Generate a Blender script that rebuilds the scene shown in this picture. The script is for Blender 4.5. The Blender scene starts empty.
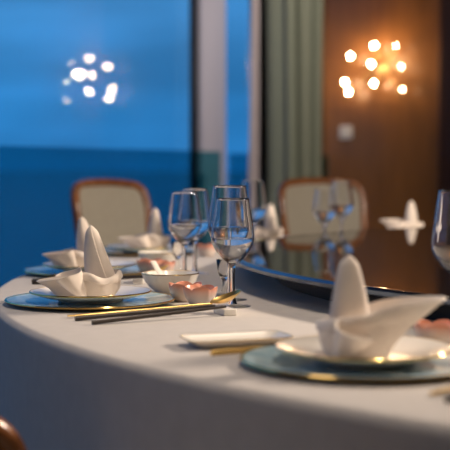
import bpy, bmesh, math, random
from mathutils import Vector, Matrix
random.seed(7)
PI = math.pi
sc = bpy.context.scene
COL = sc.collection
H = 0.75                      # table top height
# ------------------------------------------------------------------ plan frame
# room frame: window wall x = 0, panelled wall y = 0, floor z = 0.
CAM = Vector((3.4456, -7.243, H + 0.252))
A30 = math.radians(30)
def P(X, Z, z=0.0):
    """plan point X metres right of and Z metres ahead of the viewpoint"""
    c, s = math.cos(A30), math.sin(A30)
    return Vector((CAM.x + X * c - Z * s, CAM.y + X * s + Z * c, z))
TC = (1.60, 2.75)             # table centre in plan
R_TABLE, R_TURN = 2.095, 1.555
CENTRE = P(*TC)
TURN = P(1.57, 2.80)

# ------------------------------------------------------------------ materials
def mat(name, col=(0.8, 0.8, 0.8), rough=0.5, metal=0.0, **kw):
    m = bpy.data.materials.new(name); m.use_nodes = True
    b = m.node_tree.nodes['Principled BSDF']
    b.inputs['Base Color'].default_value = (*col, 1)
    b.inputs['Roughness'].default_value = rough
    b.inputs['Metallic'].default_value = metal
    for k, v in kw.items():
        b.inputs[k].default_value = v
    return m
def N(m, typ, **kw):
    n = m.node_tree.nodes.new(typ)
    for k, v in kw.items(): setattr(n, k, v)
    return n
def L(m, a, b): m.node_tree.links.new(a, b)
def ramp(m, stops):
    r = N(m, 'ShaderNodeValToRGB'); e = r.color_ramp.elements
    while len(e) < len(stops): e.new(0.5)
    for i, (p, c) in enumerate(stops):
        e[i].position = p; e[i].color = (*c, 1)
    return r
def fabric(name, col, scale=900, bump=0.15, rough=0.85, sheen=0.2):
    m = mat(name, col, rough); b = m.node_tree.nodes['Principled BSDF']
    b.inputs['Sheen Weight'].default_value = sheen
    tc = N(m, 'ShaderNodeTexCoord'); w = N(m, 'ShaderNodeTexNoise'); w.inputs['Scale'].default_value = scale
    bp = N(m, 'ShaderNodeBump'); bp.inputs['Strength'].default_value = bump; bp.inputs['Distance'].default_value = 0.001
    L(m, tc.outputs['Object'], w.inputs['Vector']); L(m, w.outputs['Fac'], bp.inputs['Height']); L(m, bp.outputs['Normal'], b.inputs['Normal'])
    n2 = N(m, 'ShaderNodeTexNoise'); n2.inputs['Scale'].default_value = 40
    mx = ramp(m, [(0.3, tuple(c * 0.93 for c in col)), (0.7, col)])
    L(m, tc.outputs['Object'], n2.inputs['Vector']); L(m, n2.outputs['Fac'], mx.inputs['Fac']); L(m, mx.outputs['Color'], b.inputs['Base Color'])
    return m
def wood(name, dark, light, scale=(2, 2, 14), rough=0.3, coat=0.3):
    m = mat(name, light, rough); b = m.node_tree.nodes['Principled BSDF']
    b.inputs['Coat Weight'].default_value = coat; b.inputs['Coat Roughness'].default_value = 0.15
    tc = N(m, 'ShaderNodeTexCoord'); mp = N(m, 'ShaderNodeMapping'); mp.inputs['Scale'].default_value = scale
    n = N(m, 'ShaderNodeTexNoise'); n.inputs['Scale'].default_value = 3; n.inputs['Detail'].default_value = 8; n.inputs['Distortion'].default_value = 0.6
    r = ramp(m, [(0.3, dark), (0.7, light)])
    L(m, tc.outputs['Object'], mp.inputs['Vector']); L(m, mp.outputs['Vector'], n.inputs['Vector']); L(m, n.outputs['Fac'], r.inputs['Fac']); L(m, r.outputs['Color'], b.inputs['Base Color'])
    return m
def glass(name, ior=1.46, col=(1, 1, 1)):
    m = mat(name, col, 0.0); b = m.node_tree.nodes['Principled BSDF']
    b.inputs['Transmission Weight'].default_value = 1.0; b.inputs['IOR'].default_value = ior
    return m
def pane(name, tint, refl=1.0, ior=1.5):
    m = bpy.data.materials.new(name); m.use_nodes = True; m.node_tree.nodes.clear()
    t = N(m, 'ShaderNodeBsdfTransparent'); t.inputs['Color'].default_value = (*tint, 1)
    g = N(m, 'ShaderNodeBsdfGlossy'); g.inputs['Roughness'].default_value = 0.0; g.inputs['Color'].default_value = (refl, refl, refl, 1)
    f = N(m, 'ShaderNodeFresnel'); ge = N(m, 'ShaderNodeNewGeometry'); io = N(m, 'ShaderNodeMapRange')
    io.inputs['To Min'].default_value = ior; io.inputs['To Max'].default_value = 1 / ior     # same mirror strength from either face
    L(m, ge.outputs['Backfacing'], io.inputs['Value']); L(m, io.outputs['Result'], f.inputs['IOR'])
    x = N(m, 'ShaderNodeMixShader'); o = N(m, 'ShaderNodeOutputMaterial')
    L(m, f.outputs['Fac'], x.inputs['Fac']); L(m, t.outputs[0], x.inputs[1]); L(m, g.outputs[0], x.inputs[2]); L(m, x.outputs[0], o.inputs['Surface'])
    return m
def emit(name, col, s):
    m = mat(name, col, 0.3); b = m.node_tree.nodes['Principled BSDF']
    b.inputs['Emission Color'].default_value = (*col, 1); b.inputs['Emission Strength'].default_value = s
    return m

M = {}
M['cloth'] = fabric('tablecloth linen', (0.56, 0.525, 0.495), 700, 0.12)
M['napkin'] = fabric('napkin cotton', (0.86, 0.77, 0.69), 1200, 0.15)
M['china'] = mat('white porcelain', (0.88, 0.84, 0.78), 0.16)
M['gold'] = mat('polished gold', (0.88, 0.60, 0.22), 0.3, 1.0)
M['gold_rim'] = mat('gilt edge', (0.90, 0.62, 0.22), 0.12, 1.0)
M['black_wood'] = mat('black lacquered chopstick', (0.035, 0.025, 0.02), 0.35)
M['turn'] = mat('black glass', (0.010, 0.007, 0.006), 0.03, 0.0, IOR=1.6)
M['steel'] = mat('brushed metal edge', (0.13, 0.16, 0.21), 0.2, 1.0)
M['dark'] = mat('black turntable base', (0.01, 0.01, 0.011), 0.5)
M['glass'] = glass('clear crystal')
M['thin'] = pane('thin crystal', (0.985, 0.99, 0.99), 1.0, 1.5)
M['water'] = glass('water', 1.33)
M['frame'] = wood('chair walnut', (0.12, 0.038, 0.011), (0.32, 0.115, 0.029), (3, 3, 3), 0.25)
M['uph'] = fabric('chair upholstery', (0.36, 0.34, 0.285), 300, 0.3, 0.8)
M['panelling'] = wood('panelled wood wall', (0.185, 0.075, 0.016), (0.25, 0.105, 0.026), (5, 5, 0.7), 0.4, 0.15)
M['darkwood'] = wood('dark wood pilaster', (0.055, 0.022, 0.010), (0.08, 0.032, 0.014), (5, 5, 0.7), 0.4, 0.1)
M['curtain'] = fabric('sage curtain', (0.215, 0.25, 0.21), 200, 0.2, 0.7)
M['sheer'] = fabric('pale sheer', (0.50, 0.45, 0.52), 200, 0.2, 0.8)
M['lining'] = fabric('navy blackout lining', (0.07, 0.12, 0.19), 200, 0.2, 0.8)
M['plaster'] = mat('pillar paint', (0.52, 0.54, 0.74), 0.7)
M['wall'] = mat('wall paint', (0.17, 0.12, 0.085), 0.8)
M['ceil'] = mat('ceiling paint', (0.30, 0.26, 0.22), 0.9)
M['floor'] = fabric('carpet', (0.05, 0.04, 0.035), 400, 0.5, 0.95)
M['mullion'] = mat('dark window frame', (0.02, 0.025, 0.035), 0.4)
M['pane'] = pane('window glass', (0.95, 0.97, 1.0))
M['rail_glass'] = pane('teal tinted balustrade glass', (0.36, 0.68, 0.73), 0.6)
M['switch'] = mat('switch plastic', (0.75, 0.70, 0.62), 0.4)
M['brass'] = mat('sconce brass', (0.42, 0.27, 0.13), 0.35, 1.0)
M['bulb'] = emit('lit warm bulb', (1.0, 0.68, 0.38), 230.0)
M['crystal'] = glass('sconce crystal', 1.5, (1.0, 0.93, 0.82))

# charger: blue marbled glaze
m = mat('blue marbled glaze', (0.2, 0.35, 0.5), 0.12); b = m.node_tree.nodes['Principled BSDF']
tc = N(m, 'ShaderNodeTexCoord'); n = N(m, 'ShaderNodeTexNoise'); n.inputs['Scale'].default_value = 9; n.inputs['Detail'].default_value = 5; n.inputs['Distortion'].default_value = 2.2
r = ramp(m, [(0.30, (0.20, 0.36, 0.49)), (0.43, (0.36, 0.53, 0.63)), (0.56, (0.60, 0.71, 0.74)), (0.70, (0.84, 0.85, 0.83))])
L(m, tc.outputs['Object'], n.inputs['Vector']); L(m, n.outputs['Fac'], r.inputs['Fac']); L(m, r.outputs['Color'], b.inputs['Base Color'])
M['marble'] = m
# cup: white body, coral glaze towards the rim
m = mat('coral rimmed glaze', (0.8, 0.6, 0.5), 0.2); b = m.node_tree.nodes['Principled BSDF']
tc = N(m, 'ShaderNodeTexCoord'); sp = N(m, 'ShaderNodeSeparateXYZ'); mr = N(m, 'ShaderNodeMapRange')
mr.inputs['From Min'].default_value = 0.014; mr.inputs['From Max'].default_value = 0.033
r = ramp(m, [(0.0, (0.80, 0.70, 0.64)), (0.45, (0.80, 0.58, 0.50)), (1.0, (0.78, 0.33, 0.22))])
L(m, tc.outputs['Object'], sp.inputs[0]); L(m, sp.outputs['Z'], mr.inputs['Value']); L(m, mr.outputs['Result'], r.inputs['Fac']); L(m, r.outputs['Color'], b.inputs['Base Color'])
M['cup'] = m
# sea
m = mat('sea', (0.010, 0.27, 0.33), 0.25); b = m.node_tree.nodes['Principled BSDF']
tc = N(m, 'ShaderNodeTexCoord'); n = N(m, 'ShaderNodeTexNoise'); n.inputs['Scale'].default_value = 0.2; n.inputs['Detail'].default_value = 6
bp = N(m, 'ShaderNodeBump'); bp.inputs['Strength'].default_value = 0.6
L(m, tc.outputs['Object'], n.inputs['Vector']); L(m, n.outputs['Fac'], bp.inputs['Height']); L(m, bp.outputs['Normal'], b.inputs['Normal'])
M['sea'] = m

# ------------------------------------------------------------------ mesh helpers
def obj(name, bm, m, parent=None, smooth=40, loc=None, rz=0.0):
    bmesh.ops.recalc_face_normals(bm, faces=bm.faces)
    me = bpy.data.meshes.new(name); bm.to_mesh(me); bm.free()
    if smooth is not None:
        for p in me.polygons: p.use_smooth = True
        me.set_sharp_from_angle(angle=math.radians(smooth))
    me.materials.append(m)
    o = bpy.data.objects.new(name, me); COL.objects.link(o)
    if parent: o.parent = parent
    if loc is not None: o.location = loc
    o.rotation_euler.z = rz
    return o
def tag(o, label, cat, group=None):
    o['label'] = label; o['category'] = cat
    if group: o['group'] = group
    return o
def thing(name, label, cat, loc=(0, 0, 0), rz=0.0, group=None):
    o = bpy.data.objects.new(name, None); o.empty_display_size = 0.05; COL.objects.link(o)
    o.location = loc; o.rotation_euler.z = rz
    return tag(o, label, cat, group)
def struct(name, bm, m, parent=None, smooth=None):
    o = obj(name, bm, m, parent, smooth)
    if parent is None: o['kind'] = 'structure'
    return o
def dup(root, loc, rz, label, scale=None):
    r = root.copy(); COL.objects.link(r); r.location = loc; r.rotation_euler.z = rz; r['label'] = label
    if scale: r.scale = scale
    for ch in list(root.children):
        c = ch.copy(); COL.objects.link(c); c.parent = r
        for g in list(ch.children):
            d = g.copy(); COL.objects.link(d); d.parent = c
    return r
def lathe(bm, prof, n=64, wob=None):
    rings = []
    for i, (r, z) in enumerate(prof):
        if r <= 1e-6: rings.append([bm.verts.new((0, 0, z))])
        else:
            rg = []
            for k in range(n):
                a = 2 * PI * k / n; rr, zz = (r, z) if wob is None else wob(r, z, a)
                rg.append(bm.verts.new((rr * math.cos(a), rr * math.sin(a), zz)))
            rings.append(rg)
    for a, b in zip(rings, rings[1:]):
        for k in range(n):
            j = (k + 1) % n
            if len(a) == 1 and len(b) == 1: continue
            if len(a) == 1: bm.faces.new((a[0], b[j], b[k]))
            elif len(b) == 1: bm.faces.new((a[k], a[j], b[0]))
            else: bm.faces.new((a[k], a[j], b[j], b[k]))
    return bm
def box(bm, c, s, bev=0.0, rz=0.0):
    r = bmesh.ops.create_cube(bm, size=1.0)
    for v in r['verts']:
        v.co = Matrix.Rotation(rz, 3, 'Z') @ Vector((v.co.x * s[0], v.co.y * s[1], v.co.z * s[2])) + Vector(c)
    if bev:
        es = list({e for v in r['verts'] for e in v.link_edges})
        bmesh.ops.bevel(bm, geom=es, offset=bev, segments=3, profile=0.6, affect='EDGES')
    return bm
def tube(bm, pts, rad, n=12, closed=False, flat=None, up=Vector((0, 0, 1)), caps=True):
    """sweep an ellipse along pts; rad = number or list; flat = (a, b) cross-section half axes"""
    pts = [Vector(p) for p in pts]; rings = []; m = len(pts)
    for i, p in enumerate(pts):
        if closed: t = pts[(i + 1) % m] - pts[i - 1]
        else: t = pts[min(i + 1, m - 1)] - pts[max(i - 1, 0)]
        t.normalize(); s = t.cross(up)
        if s.length < 1e-4: s = t.cross(Vector((1, 0, 0)))
        s.normalize(); u = s.cross(t)
        rr = rad[i] if isinstance(rad, (list, tuple)) else rad
        fa, fb = flat[i] if isinstance(flat, list) else (flat or (1, 1))
        rings.append([bm.verts.new(p + s * math.cos(2 * PI * k / n) * rr * fa + u * math.sin(2 * PI * k / n) * rr * fb) for k in range(n)])
    rng = range(m) if closed else range(m - 1)
    for i in rng:
        a, b = rings[i], rings[(i + 1) % m]
        for k in range(n): bm.faces.new((a[k], a[(k + 1) % n], b[(k + 1) % n], b[k]))
    if not closed and caps: bm.faces.new(rings[0]); bm.faces.new(rings[-1][::-1])
    return bm
def smoothpath(ctrl, n=8, closed=False):
    out = []; c = [Vector(p) for p in ctrl]; m = len(c)
    segs = m if closed else m - 1
    for i in range(segs):
        p0 = c[i - 1] if (closed or i > 0) else c[i]; p1 = c[i]; p2 = c[(i + 1) % m]
        p3 = c[(i + 2) % m] if (closed or i + 2 < m) else c[i + 1]
        for k in range(n):
            t = k / n
            out.append(0.5 * ((2 * p1) + (-p0 + p2) * t + (2 * p0 - 5 * p1 + 4 * p2 - p3) * t * t + (-p0 + 3 * p1 - 3 * p2 + p3) * t ** 3))
    if not closed: out.append(c[-1])
    return out

# ------------------------------------------------------------------ room shell
RX, RY, RH = 7.0, -9.0, 3.1
b = bmesh.new(); box(b, (RX / 2, RY / 2, -0.05), (RX + 0.4, -RY + 0.4, 0.1)); struct('floor', b, M['floor'])
b = bmesh.new(); box(b, (RX / 2, RY / 2, RH + 0.05), (RX + 0.4, -RY + 0.4, 0.1)); struct('ceiling', b, M['ceil'])
b = bmesh.new(); box(b, (RX / 2, 0.05, RH / 2), (RX + 0.4, 0.1, RH)); struct('wall_back', b, M['panelling'])
b = bmesh.new(); box(b, (RX + 0.05, RY / 2, RH / 2), (0.1, -RY, RH)); struct('wall_right', b, M['wall'])
b = bmesh.new(); box(b, (RX / 2, RY - 0.05, RH / 2), (RX + 0.4, 0.1, RH)); struct('wall_front', b, M['wall'])
# panel joints and pilaster on the wood wall
b = bmesh.new(); box(b, (0.905, -0.03, RH / 2), (0.13, 0.06, RH), 0.006); box(b, (0.86, -0.036, RH / 2), (0.03, 0.07, RH), 0.008); struct('trim_1', b, M['darkwood'], smooth=30)
b = bmesh.new(); box(b, (1.36, -0.02, RH / 2), (0.76, 0.04, RH), 0.006); struct('trim_2', b, M['darkwood'], smooth=30)
b = bmesh.new(); box(b, (3.5, -0.012, 0.06), (6.9, 0.02, 0.12), 0.004); struct('baseboard_back', b, M['darkwood'], smooth=30)
# window wall: pillar, mullion, head and sill, two panes
b = bmesh.new(); box(b, (0.012, -1.465, RH / 2), (0.056, 0.27, RH), 0.008); struct('trim_3', b, M['plaster'], smooth=30)
def window(name, y0, y1):
    b = bmesh.new(); box(b, (0.0, (y0 + y1) / 2, RH / 2), (0.012, y1 - y0 - 0.06, RH - 0.14)); w = struct(name, b, M['pane'])
    w['kind'] = 'structure'
    b = bmesh.new()
    for yy in (y0 + 0.018, y1 - 0.018): box(b, (0.0, yy, RH / 2), (0.036, 0.036, RH), 0.004)
    for zz in (0.04, RH - 0.04): box(b, (0.0, (y0 + y1) / 2, zz), (0.036, y1 - y0 - 0.072, 0.08), 0.004)
    obj('window_frame', b, M['mullion'], w, 30)
window('window_1', RY, -1.60)
window('window_2', -1.33, 0.0)
# tinted glass balustrades inside the windows
def balustrade(y0, y1, x, ztop, label):
    t = thing('glass_balustrade', label, 'balustrade', (x, (y0 + y1) / 2, 0), 0, 'glass balustrades along the window')
    b = bmesh.new(); box(b, (0, 0, ztop / 2 + 0.03), (0.012, y1 - y0, ztop - 0.06)); obj('glass_panel', b, M['rail_glass'], t, None)
    b = bmesh.new(); box(b, (0, 0, 0.04), (0.06, y1 - y0, 0.08), 0.006); obj('base_rail', b, M['mullion'], t, 30)
balustrade(-8.8, -1.61, 0.16, H + 0.252 + 0.10, 'wide teal tinted glass balustrade in front of the left window and pillar')
balustrade(-1.325, -0.03, 0.062, H + 0.252 + 0.095, 'narrow teal tinted glass balustrade between pillar and curtain')
# sea far below
b = bmesh.new(); bmesh.ops.create_grid(b, x_segments=2, y_segments=2, size=40000); s = struct('sea', b, M['sea']); s.location = (-40005, 0, -45)

# curtains
def curtain(name, y0, y1, x, folds, amp, m, label, z0=0.02, z1=RH - 0.02, shift=lambda t: 0.0, seed=0):
    rnd = random.Random(seed); ph = [rnd.uniform(-0.7, 0.7) for _ in range(folds + 2)]
    b = bmesh.new(); ny, nz = folds * 14, 14; rows = []
    for j in range(nz + 1):
        t = j / nz; row = []
        for i in range(ny + 1):
            u = i / ny; f = u * folds; k = int(f); a = (1 - (f - k)) * ph[k] + (f - k) * ph[k + 1]
            w = math.sin(2 * PI * f + a * 1.6)
            y = y0 + (y1 - y0) * u + 0.25 * amp * math.sin(4 * PI * f) + shift(t) * (1 - 0.6 * u)
            xx = x + amp * (0.8 + 0.3 * math.sin(3.1 * f + seed)) * w + 0.01 * math.sin(5 * t + k)
            row.append(b.verts.new((xx, y, z0 + (z1 - z0) * t)))
        rows.append(row)
    for r0, r1 in zip(rows, rows[1:]):
        for i in range(ny): b.faces.new((r0[i], r0[i + 1], r1[i + 1], r1[i]))
    o = obj(name, b, m, None, 180)
    md = o.modifiers.new('thickness', 'SOLIDIFY'); md.thickness = 0.004
    return tag(o, label, 'curtain')
curtain('drape_curtain', -1.22, -0.77, 0.30, 4, 0.125, M['curtain'], 'sage green full length curtain hanging in folds beside the wood wall', seed=3)
curtain('lining_curtain', -1.19, -0.80, 0.115, 3, 0.012, M['lining'], 'narrow dark navy curtain between green drape and pale sheer', seed=5)
curtain('sheer_curtain', -1.20, -1.12, 0.17, 2, 0.012, M['sheer'], 'pale lilac sheer curtain edge sloping across the narrow window', shift=lambda t: -0.17 * (1 - t), seed=9)

# light switch on the wood wall
t = thing('light_switch', 'square pale switch plate on the wood wall under the lamp', 'light switch', (0.185, 0.0, 1.25))
b = bmesh.new(); box(b, (0, -0.006, 0), (0.086, 0.012, 0.086), 0.003); obj('cover_plate', b, M['switch'], t, 30)
b = bmesh.new(); box(b, (0, -0.0145, 0), (0.05, 0.006, 0.056), 0.002); obj('rocker', b, M['switch'], t, 30)

# wall lamps: branching brass arms with small lit bulbs and crystal drops
SPOTS = [(0.0, 0.145, 1), (-0.02, 0.03, 1), (0.0, -0.095, 1), (-0.165, 0.085, 1), (-0.205, -0.08, 1), (-0.175, -0.145, 1),
         (0.155, 0.135, 0), (0.19, 0.0, 0), (0.20, -0.14, 0)]
def sconce(x, z, label):
    t = thing('wall_sconce', label, 'wall lamp', (x, 0, z), 0, 'crystal wall lamps on the wood wall')
    b = bmesh.new(); lathe(b, [(0, 0), (0.055, 0), (0.055, 0.008), (0.04, 0.018), (0.015, 0.022), (0, 0.022)], 32)
    bmesh.ops.rotate(b, verts=b.verts, matrix=Matrix.Rotation(PI / 2, 3, 'X')); obj('backplate', b, M['brass'], t, 40)
    rnd = random.Random(4)
    for dx, dz, lit in SPOTS:
        d = 0.11 + 0.03 * rnd.random()
        b = bmesh.new(); tube(b, smoothpath([(dx * 0.1, -0.02, dz * 0.1), (dx * 0.45, -0.06, dz * 0.4), (dx * 0.9, -d * 0.8, dz - 0.03), (dx, -d, dz - 0.022)], 6), 0.004, 8)
        a = obj('arm', b, M['brass'], t, 60)
        b = bmesh.new(); lathe(b, [(0.0, -0.026), (0.012, -0.024), (0.016, -0.014), (0.0165, -0.012), (0.0, -0.012)], 16); obj('bulb_cup', b, M['brass'], a, 40, (dx, -d, dz))
        b = bmesh.new(); rb = 0.0095 if lit else 0.0038
        bmesh.ops.create_uvsphere(b, u_segments=16, v_segments=10, radius=rb); obj('bulb', b, M['bulb'], a, 180, (dx, -d, dz))
        for q in range(4 if lit else 2):
            an = q * 1.7 + dx * 9; rr = 0.036
            b = bmesh.new(); bmesh.ops.create_icosphere(b, subdivisions=2, radius=0.012)
            obj('crystal_drop', b, M['crystal'], a, None, (dx + rr * math.cos(an), -d - 0.008, dz + rr * math.sin(an)))
    return t
sconce(0.427, 1.648, 'lit crystal cluster wall lamp above the switch plate')
sconce(1.815, 1.665, 'twin crystal wall lamp whose lights are mirrored in the left window')

# ------------------------------------------------------------------ table, cloth, turntable
t = thing('banquet_table', 'big round banquet table hidden under the grey cloth', 'table', (CENTRE.x, CENTRE.y, 0))
b = bmesh.new(); lathe(b, [(0, 0.70), (R_TABLE - 0.03, 0.70), (R_TABLE - 0.015, 0.715), (R_TABLE - 0.015, 0.735), (R_TABLE - 0.03, 0.747), (0, 0.747)], 128); obj('tabletop', b, M['darkwood'], t, 40)
b = bmesh.new(); lathe(b, [(0, 0), (0.9, 0), (0.9, 0.06), (0.5, 0.1), (0.42, 0.70), (0, 0.70)], 64); obj('pedestal', b, M['darkwood'], t, 40)
b = bmesh.new()
prof = [(0, H), (0.7, H), (1.4, H), (1.9, H), (R_TABLE - 0.05, H), (R_TABLE - 0.012, H), (R_TABLE - 0.006, H - 0.0006), (R_TABLE - 0.001, H - 0.003), (R_TABLE + 0.003, H - 0.008), (R_TABLE + 0.004, H - 0.014), (R_TABLE + 0.004, H - 0.03)]
prof += [(R_TABLE + 0.004, H - 0.05), (R_TABLE + 0.004, H - 0.08)] + [(R_TABLE + 0.004, H - 0.08 - (H - 0.09) * k / 12) for k in range(1, 13)]
def drape(r, z, a):
    d = max(0.0, (H - 0.03 - z) / H)
    w = math.sin(34 * a + 1.3 * math.sin(5 * a)) * 0.65 + math.sin(13 * a + 2) * 0.35
    return (r + 0.03 * d ** 1.5 * (w + 0.6), z)
lathe(b, prof, 512, drape)
cl = obj('tablecloth', b, M['cloth'], None, 180, (CENTRE.x, CENTRE.y, 0)); tag(cl, 'plain grey beige cloth covering the round table down to the floor', 'tablecloth')
t = thing('lazy_susan', 'large black glass turntable in the middle of the table', 'turntable', (TURN.x, TURN.y, H))
b = bmesh.new(); lathe(b, [(0, 0.0), (R_TURN - 0.10, 0.0), (R_TURN - 0.10, 0.042), (0, 0.042)], 192); obj('base', b, M['dark'], t, 40)
b = bmesh.new(); lathe(b, [(0, 0.042), (R_TURN - 0.008, 0.042), (R_TURN - 0.004, 0.045), (R_TURN - 0.004, 0.053), (R_TURN - 0.008, 0.0567), (R_TURN - 0.010, 0.057), (R_TURN - 0.013, 0.057), (R_TURN - 0.03, 0.057), (R_TURN - 0.3, 0.057), (0, 0.057)], 256); obj('glass_top', b, M['turn'], t, 40)
b = bmesh.new(); lathe(b, [(R_TURN - 0.003, 0.045), (R_TURN + 0.003, 0.046), (R_TURN + 0.004, 0.053), (R_TURN - 0.001, 0.0575), (R_TURN - 0.003, 0.0575), (R_TURN - 0.003, 0.045)], 256); obj('edge_band', b, M['steel'], t, 30)

# ------------------------------------------------------------------ tableware prototypes
def mk_charger(label):
    t = thing('charger_plate', label, 'charger plate', group='blue charger plates')
    b = bmesh.new(); lathe(b, [(0, 0.001), (0.09, 0.001), (0.10, 0.0), (0.13, 0.003), (0.157, 0.0065), (0.157, 0.0095), (0.13, 0.0065), (0.11, 0.0045), (0, 0.0045)], 96); obj('glazed_disc', b, M['marble'], t, 40)
    b = bmesh.new(); lathe(b, [(0.1565, 0.006), (0.160, 0.0068), (0.1612, 0.0088), (0.160, 0.0105), (0.1565, 0.0100), (0.1565, 0.006)], 96); obj('gold_rim', b, M['gold_rim'], t, 60)
    return t
def mk_plate(label):
    t = thing('dinner_plate', label, 'plate', group='white plates on the chargers')
    b = bmesh.new(); lathe(b, [(0, 0.003), (0.052, 0.003), (0.055, 0.0), (0.060, 0.0), (0.063, 0.004), (0.085, 0.008), (0.113, 0.0165), (0.1145, 0.018), (0.113, 0.0195), (0.085, 0.0115), (0.074, 0.0075), (0.066, 0.006), (0, 0.006)], 96); obj('plate_body', b, M['china'], t, 50)
    b = bmesh.new(); lathe(b, [(0.1135, 0.0165), (0.1150, 0.0172), (0.1153, 0.0185), (0.1146, 0.0198), (0.1132, 0.0200), (0.1135, 0.0165)], 96); obj('gold_line', b, M['gold_rim'], t, 60)
    return t
def mk_napkin(label, ztip=0.045, fat=1.0, reach=0.072, seed=0, lean=0.0, fold=0.85, back_=0.006, low=0.03, dip=0.014):
    b = bmesh.new(); n = 96; rows = []
    rnd = random.Random(seed); p1, p2 = rnd.uniform(0, 6), rnd.uniform(0, 6)
    ts = [0, .12, .25, .38, .5, .62, .72, .75, .84, .93, 1.0]
    def base(th, t, inner=0.0):
        w = math.exp(-(abs(th) / 0.50) ** 2.2); w2 = math.exp(-(abs(th) / 0.95) ** 2)
        back = math.exp(-((PI - abs(th)) / 0.8) ** 2)
        rb = 0.034 + 0.012 * w2 + low * w; rt = 0.046 + reach * w + 0.006 * w2 + back_ * back
        zt = 0.056 - 0.008 * back + (ztip - 0.056) * w2 + 0.003 * math.sin(2 * th + p1) * (1 - w) - dip * math.exp(-((abs(th) - 2.0) / 0.6) ** 2)
        wm = min(1.0, w2 * 1.2); f = (t ** 1.15 * (0.55 + 0.45 * t)) * wm + (1 - wm) * (math.sin(min(1.0, t * 1.15) * PI / 2) ** 0.8 * (1.12 - 0.14 * t))
        r = rb + (rt - rb) * f
        if t >= 0.74: r += 0.0030 * (1 - w) * math.sin(PI * (0.35 + 0.65 * (t - 0.74) / 0.26))
        r += 0.0016 * math.sin(7 * th + 5 * t + p2) * t + 0.0022 * math.sin(3 * th - 6 * t + p1) * t
        zl = max(0.0, rb - 0.055) * 0.34
        return max(0.01, r - inner), zl + (zt - zl) * t
    seq = [(t, 0.0) for t in ts] + [(1.0, 0.004), (0.9, 0.006), (0.7, 0.008), (0.5, 0.014), (0.4, 0.02)]
    for t, inn in seq:
        row = []
        for k in range(n):
            th = 2 * PI * k / n; th = th - 2 * PI if th > PI else th
            r, z = base(th, t, inn); yy = r * math.sin(th)
            row.append(b.verts.new((r * math.cos(th), yy * (0.92 + 0.05 * t), z + (0.002 if inn == 0.004 else 0))))
        rows.append(row)
    for r0, r1 in zip(rows, rows[1:]):
        for k in range(n): b.faces.new((r0[k], r0[(k + 1) % n], r1[(k + 1) % n], r1[k]))
    b.faces.new(rows[0][::-1]); b.faces.new(rows[-1])
    # rolled peak with a lapped edge
    n2 = 64; rows = []
    for j in range(25):
        t = j / 24; z = 0.018 + 0.119 * t
        r = fat * (0.021 * (1 - t) ** 0.9 + 0.0105 * (1 - (max(0, t - 0.86) / 0.14) ** 2.2) + 0.004 * math.sin(PI * t))
        row = []
        for k in range(n2):
            u = k / n2; th = 2 * PI * u + 2.2 - 0.7 * t
            lap = 1.0 + 0.24 * u * (1 - 0.55 * t) + (0.10 + 22 * max(0.0, lean)) * (1 - t) ** 1.6 * max(0.0, math.cos(th - PI))
            rr = max(0.0006, r * lap * (1 + 0.03 * math.sin(3 * th + 5 * t + p2)))
            row.append(b.verts.new((-0.006 + lean * (t - 0.35) + rr * math.cos(th), rr * math.sin(th) * 0.82, z)))
        rows.append(row)
    for r0, r1 in zip(rows, rows[1:]):
        for k in range(n2): b.faces.new((r0[k], r0[(k + 1) % n2], r1[(k + 1) % n2], r1[k]))
    b.faces.new(rows[-1]); b.faces.new(rows[0][::-1])
    # pulled-out folds: an open half funnel on each side between the wing and the cuff
    for sd in (1, -1):
        rad = Vector((math.cos(fold), sd * math.sin(fold), 0)); tan = Vector((math.sin(fold), -sd * math.cos(fold), 0))
        a = rad * 0.043 + Vector((0, 0, 0.001)) - tan * 0.012
        d = (rad * 0.35 + tan * 0.50 + Vector((0, 0, 0.85))).normalized()
        o1 = (rad - d * rad.dot(d)).normalized(); o2 = d.cross(o1)
        nu, nv = 28, 12; sheets = []
        for th_ in (0.0, 0.0022):
            g = []
            for i in range(nv + 1):
                t = i / nv; row = []
                for q in range(nu + 1):
                    ph = math.radians(-135 + 270 * q / nu)
                    rr = (0.004 + 0.0215 * t ** 0.8) * (1 + 0.10 * math.sin(3 * ph + seed)) - th_
                    ll = 0.053 * t * (1 + 0.13 * math.cos(ph * 1.5 + 0.6 * sd))
                    p = a + d * ll + o1 * (rr * math.cos(ph)) + o2 * (rr * math.sin(ph)); p.z = max(p.z, 0.0008 + 0.34 * max(0.0, math.hypot(p.x, p.y) - 0.055))
                    row.append(b.verts.new(p))
                g.append(row)
            sheets.append(g)
            for r0, r1 in zip(g, g[1:]):
                for q in range(nu): b.faces.new((r0[q], r0[q + 1], r1[q + 1], r1[q]))
        g0, g1 = sheets
        for q in range(nu): b.faces.new((g0[-1][q], g0[-1][q + 1], g1[-1][q + 1], g1[-1][q])); b.faces.new((g0[0][q], g0[0][q + 1], g1[0][q + 1], g1[0][q]))
        for i in range(nv):
            for e in (0, nu): b.faces.new((g0[i][e], g0[i + 1][e], g1[i + 1][e], g1[i][e]))
    o = obj('folded_napkin', b, M['napkin'], None, 50)
    return tag(o, label, 'napkin', 'bird folded napkins')
def mk_bowl(label):
    t = thing('soup_bowl', label, 'bowl', group='white soup bowls')
    b = bmesh.new(); lathe(b, [(0, 0.003), (0.026, 0.003), (0.028, 0.0), (0.032, 0.0), (0.032, 0.005), (0.044, 0.014), (0.053, 0.026), (0.0585, 0.040), (0.0592, 0.0412), (0.058, 0.0418), (0.0565, 0.040), (0.050, 0.026), (0.041, 0.016), (0.028, 0.009), (0, 0.007)], 72); obj('bowl_body', b, M['china'], t, 50)
    b = bmesh.new(); lathe(b, [(0.0586, 0.0403), (0.0598, 0.0410), (0.0592, 0.0420), (0.0578, 0.0424), (0.0586, 0.0403)], 72); obj('gold_line', b, M['gold_rim'], t, 60)
    return t
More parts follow.
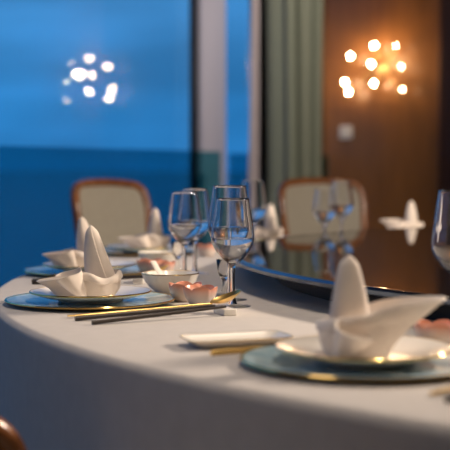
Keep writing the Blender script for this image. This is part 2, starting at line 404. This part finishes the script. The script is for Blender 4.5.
def mk_soup_spoon(label):   # ladle in the bowl, handle up; local origin at bowl base
    t = thing('soup_spoon', label, 'soup spoon', group='white soup spoons')
    b = bmesh.new(); pts = smoothpath([(0.012, 0, 0.017), (-0.010, 0, 0.026), (-0.030, 0, 0.043), (-0.046, 0, 0.063)], 6)
    k = len(pts); tube(b, pts, [0.0075 + 0.0015 * (i / k) for i in range(k)], 12, flat=(1, 0.35)); obj('handle', b, M['china'], t, 50)
    b = bmesh.new(); lathe(b, [(0, 0.0105), (0.010, 0.011), (0.016, 0.0145), (0.019, 0.0215), (0.0178, 0.022), (0.0145, 0.0165), (0.009, 0.013), (0, 0.0125)], 32)
    bmesh.ops.scale(b, vec=(1.2, 0.9, 1), verts=b.verts); bmesh.ops.translate(b, vec=(0.010, 0, 0), verts=b.verts); obj('scoop', b, M['china'], t, 50)
    return t
def mk_cup(label):
    b = bmesh.new()
    def wob(r, z, a):
        k = max(0.0, (z - 0.006) / 0.028)
        f = abs(math.cos(2.5 * a)) ** 0.7
        return (r * (1 + 0.10 * k * (f - 0.5)), z + 0.0055 * k * (f - 0.6))
    lathe(b, [(0, 0.002), (0.014, 0.002), (0.016, 0.0), (0.018, 0.0), (0.022, 0.006), (0.028, 0.016), (0.0305, 0.026), (0.0312, 0.033), (0.0306, 0.0342), (0.0296, 0.033), (0.0285, 0.026), (0.0255, 0.016), (0.018, 0.008), (0, 0.006)], 80, wob)
    return tag(obj('petal_cup', b, M['cup'], None, 60), label, 'cup', 'coral petal cups')
def mk_glass(label, h=0.215, rb=0.0415, rr=0.0315, water=0.40, name='wine_glass', cat='wine glass', group='stemmed wine glasses', bowl_h=0.133, foot=0.034, stem=0.0048):
    t = thing(name, label, cat, group=group); zb = h - bowl_h; w = 0.0011
    jz = zb - 0.004
    # outer bowl from the stem joint to the rim, then inside wall down
    out = [(stem * 1.05, jz), (stem * 1.5, zb + 0.002), (rb * 0.43, zb + 0.011), (rb * 0.73, zb + 0.0245), (rb * 0.94, zb + 0.0395), (rb, zb + 0.052), (rb * 0.98, zb + 0.066), (rb - (rb - rr) * 0.52, zb + 0.5 * (0.066 + bowl_h)), (rr, h)]
    out = [(p.x, p.z) for p in smoothpath([(r, 0, z) for r, z in out], 5)]
    inn = [(0, zb + 0.008), (rb * 0.375, zb + 0.0128), (rb * 0.695, zb + 0.0258), (rb * 0.94 - w, zb + 0.0402), (rb - w, zb + 0.052), (rb * 0.98 - w, zb + 0.066), (rb - w - (rb - rr) * 0.52, zb + 0.5 * (0.066 + bowl_h)), (rr - w * 0.7, h)]
    inn = [(max(0, p.x), p.z) for p in smoothpath([(r, 0, z) for r, z in inn], 5)]
    b = bmesh.new(); lathe(b, out + [(rr - w * 0.35, h + 0.0004)] + inn[::-1], 64); obj('bowl', b, M['glass'], t, 60)
    st = [(stem * 1.8, 0.0055), (stem * 1.15, 0.014), (stem * 0.85, zb * 0.4), (stem * 0.85, zb * 0.75), (stem * 1.05, jz)]
    st = [(p.x, p.z) for p in smoothpath([(r, 0, z) for r, z in st], 5)]
    b = bmesh.new(); lathe(b, st, 32); obj('stem', b, M['glass'], t, 60)
    b = bmesh.new(); lathe(b, [(0, 0.0), (foot * 0.9, 0.0), (foot, 0.0008), (foot, 0.0018), (foot * 0.6, 0.0030), (stem * 3, 0.0042), (stem * 1.8, 0.0055)], 64); obj('foot', b, M['thin'], t, 60)
    if water:
        lvl = zb + bowl_h * water
        ws = []
        for r, z in inn:
            if z < lvl: ws.append((max(0, r - 0.0002), z + 0.0002))
            else:
                r0, z0 = ws[-1]; rl = r0 + (r - r0) * (lvl - z0) / (z - z0); ws.append((rl - 0.0002, lvl)); break
        ws += [(ws[-1][0] * 0.6, lvl - 0.0003), (0, lvl - 0.0003)]
        b = bmesh.new(); lathe(b, ws, 64); obj('water', b, M['water'], t, 40)
    return t
def mk_liquor(label):
    t = thing('liquor_glass', label, 'liquor glass', group='tiny liquor glasses'); h = 0.072
    b = bmesh.new()
    lathe(b, [(0.0045, 0.030), (0.009, 0.036), (0.014, 0.048), (0.0165, h), (0.0160, h + 0.0004), (0.0155, h), (0.013, 0.049), (0.008, 0.040), (0, 0.038)], 40); obj('bowl', b, M['glass'], t, 60)
    b = bmesh.new(); lathe(b, [(0.008, 0.006), (0.0055, 0.012), (0.0042, 0.022), (0.0045, 0.030)], 32); obj('stem', b, M['glass'], t, 60)
    b = bmesh.new(); lathe(b, [(0, 0), (0.017, 0), (0.0175, 0.001), (0.0165, 0.003), (0.008, 0.006)], 40); obj('foot', b, M['thin'], t, 60)
    return t
def mk_gold_spoon(label, L_=0.305):   # lies along +x; bowl at +x end, raised on the rest
    t = thing('gold_spoon', label, 'spoon', group='gold spoons')
    z0, z1 = 0.0040, 0.0165
    b = bmesh.new(); pts = [(L_ * 0.84 * u, 0, z0 + (z1 - z0) * u) for u in [i / 14 for i in range(15)]]
    fl = [((1.55 - 0.75 * min(1, i / 9)), 0.62 if i < 12 else 0.7) for i in range(15)]
    fl[0] = (1.25, 0.5); tube(b, pts, 0.0034, 12, flat=fl); obj('handle', b, M['gold'], t, 50)
    b = bmesh.new(); nu, nv = 20, 12; a = 0.026; bb = 0.0175
    o_, i_ = [], []
    for s, lst in ((0.0, o_), (0.0012, i_)):
        for q in range(nv + 1):
            v = q / nv; rg = []
            for k in range(nu * 2):
                th = PI * k / nu; rho = v
                d = 0.0085 * (1 - rho * rho)
                rg.append(b.verts.new((L_ * 0.92 + a * rho * math.cos(th), bb * rho * math.sin(th) * (1 - 0.12 * math.cos(th)), z1 + 0.003 - d + s)))
            lst.append(rg)
    for lst in (o_, i_):
        for r0, r1 in zip(lst, lst[1:]):
            for k in range(nu * 2): b.faces.new((r0[k], r0[(k + 1) % (nu * 2)], r1[(k + 1) % (nu * 2)], r1[k]))
    for k in range(nu * 2): b.faces.new((o_[-1][k], o_[-1][(k + 1) % (nu * 2)], i_[-1][(k + 1) % (nu * 2)], i_[-1][k]))
    bmesh.ops.remove_doubles(b, verts=b.verts, dist=1e-5)
    c0 = Vector((L_ * 0.84, 0, z1)); bmesh.ops.translate(b, vec=-c0, verts=b.verts)
    bmesh.ops.scale(b, vec=(1.15, 1.15, 1.15), verts=b.verts); bmesh.ops.rotate(b, verts=b.verts, matrix=Matrix.Rotation(math.radians(-20), 3, 'Y')); bmesh.ops.translate(b, vec=c0 + Vector((0, 0, -0.001)), verts=b.verts)
    obj('spoon_bowl', b, M['gold'], t, 60)
    return t
def mk_chopstick(label, L_=0.25, m='black_wood'):
    t = thing('chopstick', label, 'chopstick', group='dark chopsticks')
    b = bmesh.new(); z0, z1 = 0.0040, 0.0160
    pts = [(L_ * u, 0, z0 + (z1 - z0) * u) for u in (0, 0.3, 0.6, 0.78)]
    tube(b, pts, [0.0039, 0.0037, 0.0032, 0.0029], 12); obj('shaft', b, M[m], t, 40)
    b = bmesh.new(); pts = [(L_ * u, 0, z0 + (z1 - z0) * u) for u in (0.78, 0.9, 1.0)]
    tube(b, pts, [0.0029, 0.0025, 0.0021], 12); obj('tip', b, M[m], t, 40)
    return t
def mk_rest(label):
    b = bmesh.new(); box(b, (0, 0, 0.006), (0.024, 0.052, 0.012), 0.0025)
    for v in b.verts:
        if v.co.z > 0.009: v.co.z -= 0.002 * (1 - min(1, (abs(v.co.y) / 0.026)) ** 2)
    return tag(obj('chopstick_rest', b, M['china'], None, 40), label, 'chopstick rest', 'white chopstick rests')
def mk_tray(label):
    t = thing('oblong_dish', label, 'dish')
    def ring(b, hl, hw, r, z, n=10):
        out = []
        for cx, cy, a0 in ((hl - r, hw - r, 0), (-hl + r, hw - r, PI / 2), (-hl + r, -hw + r, PI), (hl - r, -hw + r, 1.5 * PI)):
            for k in range(n + 1):
                a = a0 + PI / 2 * k / n; out.append(b.verts.new((cx + r * math.cos(a), cy + r * math.sin(a), z)))
        return out
    b = bmesh.new(); spec = [(0.064, 0.026, 0.012, 0.0), (0.068, 0.030, 0.014, 0.0015), (0.082, 0.041, 0.018, 0.0125), (0.086, 0.0445, 0.020, 0.0165), (0.0855, 0.044, 0.020, 0.0178), (0.081, 0.040, 0.018, 0.0148), (0.069, 0.031, 0.014, 0.0052), (0.064, 0.027, 0.012, 0.0042)]
    spec = [(a, c, r, z * 0.80) for a, c, r, z in spec]
    rs = [ring(b, *s) for s in spec]
    for r0, r1 in zip(rs, rs[1:]):
        for k in range(len(r0)): b.faces.new((r0[k], r0[(k + 1) % len(r0)], r1[(k + 1) % len(r0)], r1[k]))
    b.faces.new(rs[0][::-1]); b.faces.new(rs[-1]); obj('dish_body', b, M['china'], t, 50)
    b = bmesh.new(); vs = ring(b, 0.0862, 0.0447, 0.020, 0.0138); pts = [v.co.copy() for v in vs]; b.free()
    b = bmesh.new(); tube(b, pts, 0.0010, 6, closed=True); obj('gold_line', b, M['gold_rim'], t, 60)
    return t

# ------------------------------------------------------------------ laying the places
def seat_frame(cx, cz):
    """charger centre in plan -> function placing (inward, right-hand) offsets"""
    v = Vector((TC[0] - cx, TC[1] - cz)).normalized(); r = Vector((v.y, -v.x))
    return lambda i, rt, z=0.0: P(cx + v.x * i + r.x * rt, cz + v.y * i + r.y * rt, H + z)
def ang(dX, dZ): return math.atan2(dZ, dX) + A30          # world heading of a plan direction
ZC = H + 0.0050       # on the charger
ZP = ZC + 0.0063      # on the plate

LAST = {}
def put(kind, make, loc, rz, label, scale=None, **kw):
    if kind not in LAST:
        o = make(label, **kw); o.location = loc; o.rotation_euler.z = rz
        if scale: o.scale = scale
        LAST[kind] = o; return o
    o = dup(LAST[kind], loc, rz, label, scale)
    o.scale = scale or (1, 1, 1)
    return o
def flat(X, Z): return P(X, Z, H)
def stick_between(kind, make, a, c, label, **kw):
    """lay a utensil from plan point a (outer end) towards plan point c"""
    return put(kind, make, P(a[0], a[1], H), ang(c[0] - a[0], c[1] - a[1]), label, **kw)

WHO = {
 'A': ((-0.254, 2.262), 'nearest left place'), 'B': ((-0.330, 2.92), 'second left place'), 'C': ((-0.245, 3.60), 'third left place'),
 'D': ((0.130, 4.05), 'place before the right-hand chair'), 'F': ((0.66, 4.48), 'far side of the turntable'), 'G': ((0.180, 1.545), 'front right place')}
LBL = {
 'A': ('blue marbled charger plate at the sharp front left place, beside gold spoon', 'white gold rimmed plate on the sharp front left charger', 'cream bird folded napkin standing on the sharp front left plate'),
 'B': ('blue charger plate at the table edge behind the front left place', 'white plate half hidden behind the front left napkin', 'cream napkin with tall peak directly behind the front left napkin'),
 'C': ('dark blue charger in front of the left chair back', 'white plate under the napkin in front of the left chair', 'blurred cream napkin at right foot of the left chair back'),
 'D': ('blue charger at the far left rim of the black turntable', 'white plate behind the tall front wine glasses by the turntable', 'blurred white napkin just right of the tall front wine glass'),
 'F': ('blue charger across the turntable below the dark wood wall', 'white plate across the turntable below the dark wood wall', 'small blurred white napkin across the turntable before the wood wall'),
 'G': ('largest blue marbled charger at the front right table edge', 'white plate with gold glints on the front right charger', 'large blurred napkin at front right with its wing raised to the right')}
NAP = {'A': (-0.99, -0.12, 0.0, 0.0), 'B': (-0.98, -0.2, 0.0, 0.0), 'C': (-0.97, -0.25, 0.02, 0.0), 'D': (-0.55, -0.8, 0, 0), 'F': (-1.0, 0.0, 0.0, 0.0), 'G': (0.99, -0.10, -0.012, 0.0)}
for k, ((cx, cz), _) in WHO.items():
    put('charger', mk_charger, P(cx, cz, H), random.uniform(0, 6), LBL[k][0])
    put('plate', mk_plate, P(cx, cz, ZC), 0, LBL[k][1])
nA = mk_napkin(LBL['A'][2], ztip=0.032, fat=0.76, reach=0.056, seed=1, lean=0.018); nA.location = P(-0.247, 2.26, ZP); nA.rotation_euler.z = ang(-0.99, -0.14)
nB = mk_napkin(LBL['B'][2], ztip=0.038, fat=0.76, reach=0.056, seed=4, lean=0.016); nB.location = P(-0.345, 2.92, ZP); nB.rotation_euler.z = ang(-0.99, -0.12)
nC = mk_napkin(LBL['C'][2], ztip=0.040, fat=0.76, reach=0.066, seed=6); nC.location = P(-0.215, 3.60, ZP); nC.rotation_euler.z = ang(-0.97, -0.2)
nD = mk_napkin(LBL['D'][2], ztip=0.044, fat=0.85, reach=0.05, seed=8); nD.location = P(0.150, 4.05, ZP); nD.rotation_euler.z = ang(-0.8, -0.6)
nF = mk_napkin(LBL['F'][2], ztip=0.058, fat=0.8, reach=0.070, seed=9); nF.location = P(0.69, 4.48, ZP); nF.rotation_euler.z = ang(-1.0, 0.05)
nG = mk_napkin(LBL['G'][2], ztip=0.080, fat=0.80, reach=0.070, seed=2, fold=1.75, back_=0.0, low=0.0, dip=0.004); nG.location = P(0.166, 1.545, ZP); nG.rotation_euler.z = ang(0.99, -0.12)

nG.scale = (1.0, 1.0, 0.96)
for o_ in (nB, nC, nD, nF): o_.scale = (0.93, 0.93, 0.93)
# bowls with their white spoons
def bowl_set(X, Z, lb, ls, rz):
    put('bowl', mk_bowl, flat(X, Z), 0, lb); put('sspoon', mk_soup_spoon, flat(X, Z), rz, ls)
bowl_set(-0.112, 2.45, 'white soup bowl right of the front left napkin', 'white soup spoon standing in the bowl beside the coral cups', ang(0.8, -0.6))
bowl_set(-0.165, 3.075, 'white soup bowl behind the one with the standing spoon', 'white soup spoon lying in the further blurred bowl', ang(-0.8, -0.6))
# coral petal cups
put('cup', mk_cup, flat(-0.046, 2.225), 0.3, 'coral rimmed petal cup nearest the gold spoon bowl')
put('cup', mk_cup, flat(-0.076, 2.295), 1.0, 'coral petal cup half hidden between soup bowl and front petal cup')
put('cup', mk_cup, flat(-0.150, 2.84), 0.8, 'blurred coral petal cup, right of two behind the white spoon handle')
put('cup', mk_cup, flat(-0.182, 2.90), 0.1, 'blurred coral petal cup, left of two behind the white spoon handle')
put('cup', mk_cup, flat(-0.052, 3.50), 0.5, 'small distant coral petal cup left of the tall wine glass stem')
put('cup', mk_cup, flat(0.300, 1.70), 0.2, 'coral petal cup under the raised wing of the front right napkin')
# wine glasses
put('tall', mk_glass, flat(0.0085, 2.315), 0, 'tall wine glass of water, rear of the sharp front pair', h=0.222)
put('short', mk_glass, flat(0.014, 2.205), 0, 'shorter wine glass of water in front, beside the spoon bowl', h=0.200, rb=0.0400, rr=0.0295, bowl_h=0.124)
put('short', mk_glass, flat(-0.094, 2.79), 0, 'blurred wine glass, left of the pair right of the far napkin')
put('short', mk_glass, flat(-0.073, 2.90), 0, 'blurred wine glass, right of the pair right of the far napkin', scale=(1.03, 1.03, 1.03))
put('tall', mk_glass, flat(0.080, 3.47), 0, 'blurred wine glass right behind the tall front pair')
put('short', mk_glass, flat(0.320, 3.86), 0, 'far wine glass before right chair, left and lower one', scale=(0.95, 0.95, 0.95))
put('tall', mk_glass, flat(0.385, 3.96), 0, 'far wine glass before right chair, right and taller one', scale=(0.97, 0.97, 0.97))
put('tall', mk_glass, flat(0.350, 1.785), 0, 'wine glass cut by the right edge in front of the turntable')
put('liquor', mk_liquor, flat(-0.001, 2.405), 0, 'tiny liquor glass behind the stem of the tall front glass')
put('liquor', mk_liquor, flat(-0.118, 2.98), 0, 'tiny liquor glass behind the blurred pair of wine glasses')
# gold spoons, chopsticks and rests
stick_between('spoon', mk_gold_spoon, (-0.268, 2.032), (-0.010, 2.110), 'gold spoon resting beside the two dark front chopsticks')
stick_between('chop', mk_chopstick, (-0.250, 1.992), (0.012, 2.095), 'dark chopstick lying next to the gold spoon handle')
stick_between('chop', mk_chopstick, (-0.216, 1.942), (0.016, 2.073), 'dark chopstick nearest the front edge of the table')
put('rest', mk_rest, flat(0.0, 2.088), ang(0.93, 0.36), 'white chopstick rest under the spoon near the tall glass')
stick_between('spoon', mk_gold_spoon, (-0.435, 2.715), (-0.18, 2.70), 'gold spoon behind the front left napkin')
stick_between('chop', mk_chopstick, (-0.432, 2.672), (-0.185, 2.67), 'dark chopstick on the cloth behind front left charger, further one')
stick_between('chop', mk_chopstick, (-0.425, 2.635), (-0.185, 2.64), 'dark chopstick on the cloth behind front left charger, nearer one')
put('rest', mk_rest, flat(-0.192, 2.668), ang(1.0, 0.0), 'beige looking chopstick rest right of the front left napkin')
stick_between('spoon', mk_gold_spoon, (0.230, 1.325), (0.43, 1.48), 'gold spoon end at the bottom right corner')
stick_between('chop', mk_chopstick, (0.240, 1.288), (0.44, 1.45), 'dark chopstick end at the bottom right corner')
put('rest', mk_rest, flat(0.43, 1.467), ang(0.8, 0.6), 'white chopstick rest beyond the right edge beside front right place')
# oblong dish and gold fork handle between the two front places
t = mk_tray('white oblong dish with thin gold rim, alone on the cloth between places'); t.location = flat(0.016, 1.722); t.rotation_euler.z = ang(0.95, 0.33); t.scale = (0.9, 0.9, 0.9)
t = thing('gold_chopstick', 'gold chopstick lying between the oblong dish and front right charger', 'chopstick', flat(-0.018, 1.618), ang(0.85, 0.53))
b = bmesh.new(); tube(b, [(0, 0, 0.0044), (0.07, 0, 0.0044), (0.12, 0, 0.0040)], [0.0042, 0.0040, 0.0036], 12); obj('shaft', b, M['gold'], t, 40)
b = bmesh.new(); tube(b, [(0.12, 0, 0.0040), (0.148, 0, 0.0036)], [0.0036, 0.0032], 12); obj('tip', b, M['gold'], t, 40)

# ------------------------------------------------------------------ chairs
def mk_chair(label):
    t = thing('dining_armchair', label, 'chair', group='armchairs around the table')
    W = 0.20
    rec = lambda z: -0.255 - 0.17 * (z - 0.46)          # reclined back plane
    def bend(x): return 0.05 * (x / W) ** 2              # back curves round the sitter
    def pt(x, z): return (x, rec(z) + bend(x), z)
    path = [pt(-0.165, 0.50), pt(-0.18, 0.60), pt(-0.196, 0.72), pt(-0.205, 0.84), pt(-0.199, 0.905), pt(-0.172, 0.938), pt(-0.10, 0.950), pt(0, 0.954), pt(0.10, 0.950), pt(0.172, 0.938), pt(0.199, 0.905), pt(0.205, 0.84), pt(0.196, 0.72), pt(0.18, 0.60), pt(0.165, 0.50), pt(0.10, 0.49), pt(0, 0.488), pt(-0.10, 0.49)]
    sp = smoothpath(path, 6, True)
    b = bmesh.new(); tube(b, sp, 0.019, 12, closed=True, up=Vector((0, 1, 0.1)), flat=(0.85, 1.0)); obj('back_frame', b, M['frame'], t, 60)
    # upholstered back filling the frame, both faces padded
    b = bmesh.new(); n = len(sp); c = Vector(pt(0, 0.72)); faces = []
    for s in (1, -1):
        prev = [b.verts.new(Vector(p) + Vector((0, s * 0.004, 0))) for p in sp]; 
        for q in range(1, 9):
            f = 1 - q / 8; row = []
            if q < 8:
                for p in sp:
                    x = p.x * f; z = 0.72 + (p.z - 0.72) * f
                    row.append(b.verts.new((x, rec(z) + bend(x) + s * (0.004 + 0.018 * (1 - f ** 4)), z)))
                for k in range(n): b.faces.new((prev[k], prev[(k + 1) % n], row[(k + 1) % n], row[k]))
                prev = row
            else: b.faces.new(prev)
        faces.append(prev)
    obj('backrest', b, M['uph'], t, 180)
    b = bmesh.new(); box(b, (0, 0, 0.435), (0.50, 0.50, 0.09), 0.03); obj('seat', b, M['uph'], t, 60)
    b = bmesh.new(); box(b, (0, 0, 0.372), (0.50, 0.50, 0.036), 0.008); obj('seat_rail', b, M['frame'], t, 40)
    for s in (1, -1):
        b = bmesh.new(); tube(b, smoothpath([(s * 0.215, -0.275, 0.655), (s * 0.25, -0.16, 0.672), (s * 0.262, 0.0, 0.688), (s * 0.262, 0.11, 0.694), (s * 0.262, 0.168, 0.684), (s * 0.262, 0.205, 0.645), (s * 0.258, 0.215, 0.58), (s * 0.250, 0.195, 0.48), (s * 0.240, 0.19, 0.40)], 7), 0.018, 12, flat=(1.15, 0.95)); obj('arm', b, M['frame'], t, 60)
        b = bmesh.new(); tube(b, [(s * 0.225, 0.21, 0.38), (s * 0.226, 0.215, 0.2), (s * 0.228, 0.222, 0.0)], [0.024, 0.019, 0.014], 12); obj('leg', b, M['frame'], t, 60)
        b = bmesh.new(); tube(b, smoothpath([(s * 0.188, -0.262, 0.52), (s * 0.20, -0.235, 0.40), (s * 0.205, -0.245, 0.2), (s * 0.21, -0.30, 0.0)], 6), [0.019] * 7 + [0.018] * 6 + [0.015] * 6, 12); obj('leg', b, M['frame'], t, 60)
    return t
def chair(deg, r, label, twist=0.0):
    a = math.radians(deg); d = (math.cos(a), math.sin(a))     # inward direction
    loc = P(TC[0] - d[0] * r, TC[1] - d[1] * r, 0)
    put('chair', mk_chair, loc, ang(*d) - PI / 2 + twist, label)
chair(-43.8, 2.52, 'wood framed armchair with grey back before the blue window', 0.13)
chair(-65, 2.50, 'wood framed armchair with grey back in front of the curtain')
chair(40.4, 2.435, 'armchair cut off at bottom left corner, only its curved wooden arm showing')

# ------------------------------------------------------------------ light
def spot(X, Z, z, tX, tZ, tz, e, size, blend, col, rad=0.05):
    l = bpy.data.lights.new('downlight', 'SPOT'); l.energy = e; l.spot_size = math.radians(size); l.spot_blend = blend; l.color = col; l.shadow_soft_size = rad
    o = bpy.data.objects.new('downlight', l); COL.objects.link(o); o.location = P(X, Z, z)
    o.rotation_euler = (P(tX, tZ, tz) - P(X, Z, z)).to_track_quat('-Z', 'Y').to_euler()
WARM = (1.0, 0.82, 0.65)
spot(0.55, 2.3, 3.05, -0.20, 2.28, H, 70, 60, 0.8, WARM, 0.04)
spot(0.55, 1.3, 3.05, 0.10, 1.55, H, 70, 60, 0.8, WARM, 0.04)
spot(0.55, 3.9, 3.05, 0.0, 3.9, H, 70, 60, 0.8, WARM, 0.04)
q = P(1.75, 2.6); chandelier = (q.x, q.y, H + 1.0)
l = bpy.data.lights.new('chandelier glow', 'SPOT'); l.energy = 225; l.spot_size = math.radians(160); l.spot_blend = 0.1; l.color = (1.0, 0.81, 0.64); l.shadow_soft_size = 0.12
o = bpy.data.objects.new('chandelier glow', l); COL.objects.link(o); o.location = chandelier
for xx, e in ((0.43, 16), (1.82, 16)):
    spot2 = bpy.data.lights.new('added wall fill', 'SPOT'); spot2.energy = e; spot2.spot_size = math.radians(70); spot2.spot_blend = 0.8; spot2.color = (1.0, 0.66, 0.38); spot2.shadow_soft_size = 0.04  # unseen spots added to brighten the wood wall
    o = bpy.data.objects.new('added wall fill', spot2); COL.objects.link(o); o.location = (xx, -0.75, 3.0); o.rotation_euler = (Vector((xx, 0.0, 1.5)) - o.location).to_track_quat('-Z', 'Y').to_euler()
    pl = bpy.data.lights.new('sconce glow', 'POINT'); pl.energy = 4.0; pl.color = (1.0, 0.62, 0.30); pl.shadow_soft_size = 0.02
    o = bpy.data.objects.new('sconce glow', pl); COL.objects.link(o); o.location = (xx + 0.05, -0.17, 1.70)

l = bpy.data.lights.new('added curtain fill', 'SPOT'); l.energy = 190; l.spot_size = math.radians(50); l.spot_blend = 0.8; l.color = (1.0, 0.84, 0.66); l.shadow_soft_size = 0.05  # unseen spot added to lift the dark curtain and pillar
o = bpy.data.objects.new('added curtain fill', l); COL.objects.link(o); o.location = (2.0, -2.3, 3.0); o.rotation_euler = (Vector((0.2, -1.0, 1.4)) - o.location).to_track_quat('-Z', 'Y').to_euler()

l = bpy.data.lights.new('added soft fill', 'AREA'); l.shape = 'DISK'; l.size = 1.2; l.energy = 8; l.color = (1.0, 0.86, 0.72)  # unseen area light added as fill for the hanging side of the cloth
o = bpy.data.objects.new('added soft fill', l); COL.objects.link(o); o.location = P(-1.5, 0.3, 3.08)

# dusk sky
w = bpy.data.worlds.new('dusk'); sc.world = w; w.use_nodes = True; nt = w.node_tree
bg = nt.nodes['Background']; tc = nt.nodes.new('ShaderNodeTexCoord'); sp = nt.nodes.new('ShaderNodeSeparateXYZ')
rp = nt.nodes.new('ShaderNodeValToRGB'); e = rp.color_ramp.elements
e[0].position = 0.0; e[0].color = (0.022, 0.185, 0.46, 1); e[1].position = 0.6; e[1].color = (0.06, 0.20, 0.48, 1)
x = e.new(0.05); x.color = (0.024, 0.195, 0.47, 1)
x = e.new(0.13); x.color = (0.050, 0.245, 0.54, 1)
mp = nt.nodes.new('ShaderNodeMapping'); mp.inputs['Scale'].default_value = (1, 1, 5)
nz = nt.nodes.new('ShaderNodeTexNoise'); nz.inputs['Scale'].default_value = 4; nz.inputs['Detail'].default_value = 4
mr = nt.nodes.new('ShaderNodeMapRange'); mr.inputs['From Min'].default_value = 0.3; mr.inputs['From Max'].default_value = 0.7; mr.inputs['To Min'].default_value = 0.72; mr.inputs['To Max'].default_value = 1.22
vm = nt.nodes.new('ShaderNodeVectorMath'); vm.operation = 'SCALE'
nt.links.new(tc.outputs['Generated'], sp.inputs[0]); nt.links.new(sp.outputs['Z'], rp.inputs['Fac'])
nt.links.new(tc.outputs['Generated'], mp.inputs['Vector']); nt.links.new(mp.outputs['Vector'], nz.inputs['Vector']); nt.links.new(nz.outputs['Fac'], mr.inputs['Value'])
nt.links.new(rp.outputs['Color'], vm.inputs[0]); nt.links.new(mr.outputs['Result'], vm.inputs['Scale']); nt.links.new(vm.outputs[0], bg.inputs['Color'])
bg.inputs['Strength'].default_value = 1.3

# ------------------------------------------------------------------ camera
c = bpy.data.cameras.new('camera'); cam = bpy.data.objects.new('camera', c); COL.objects.link(cam); sc.camera = cam
c.sensor_width = 36; c.lens = 1200 / 450 * 36; c.clip_start = 0.02; c.clip_end = 200000
cam.location = CAM; cam.rotation_euler = (PI / 2 - math.atan(55 / 1200), 0, A30)
c.dof.use_dof = True; c.dof.focus_distance = 2.22; c.dof.aperture_fstop = 3.9
sc.view_settings.view_transform = 'Standard'; sc.view_settings.look = 'None'; sc.view_settings.exposure = 0.0; sc.view_settings.gamma = 1.0; sc.view_settings.use_curve_mapping = False
sc.cycles.use_denoising = True; sc.cycles.sample_clamp_indirect = 6.0; sc.cycles.max_bounces = 16; sc.cycles.transmission_bounces = 14; sc.cycles.transparent_max_bounces = 16
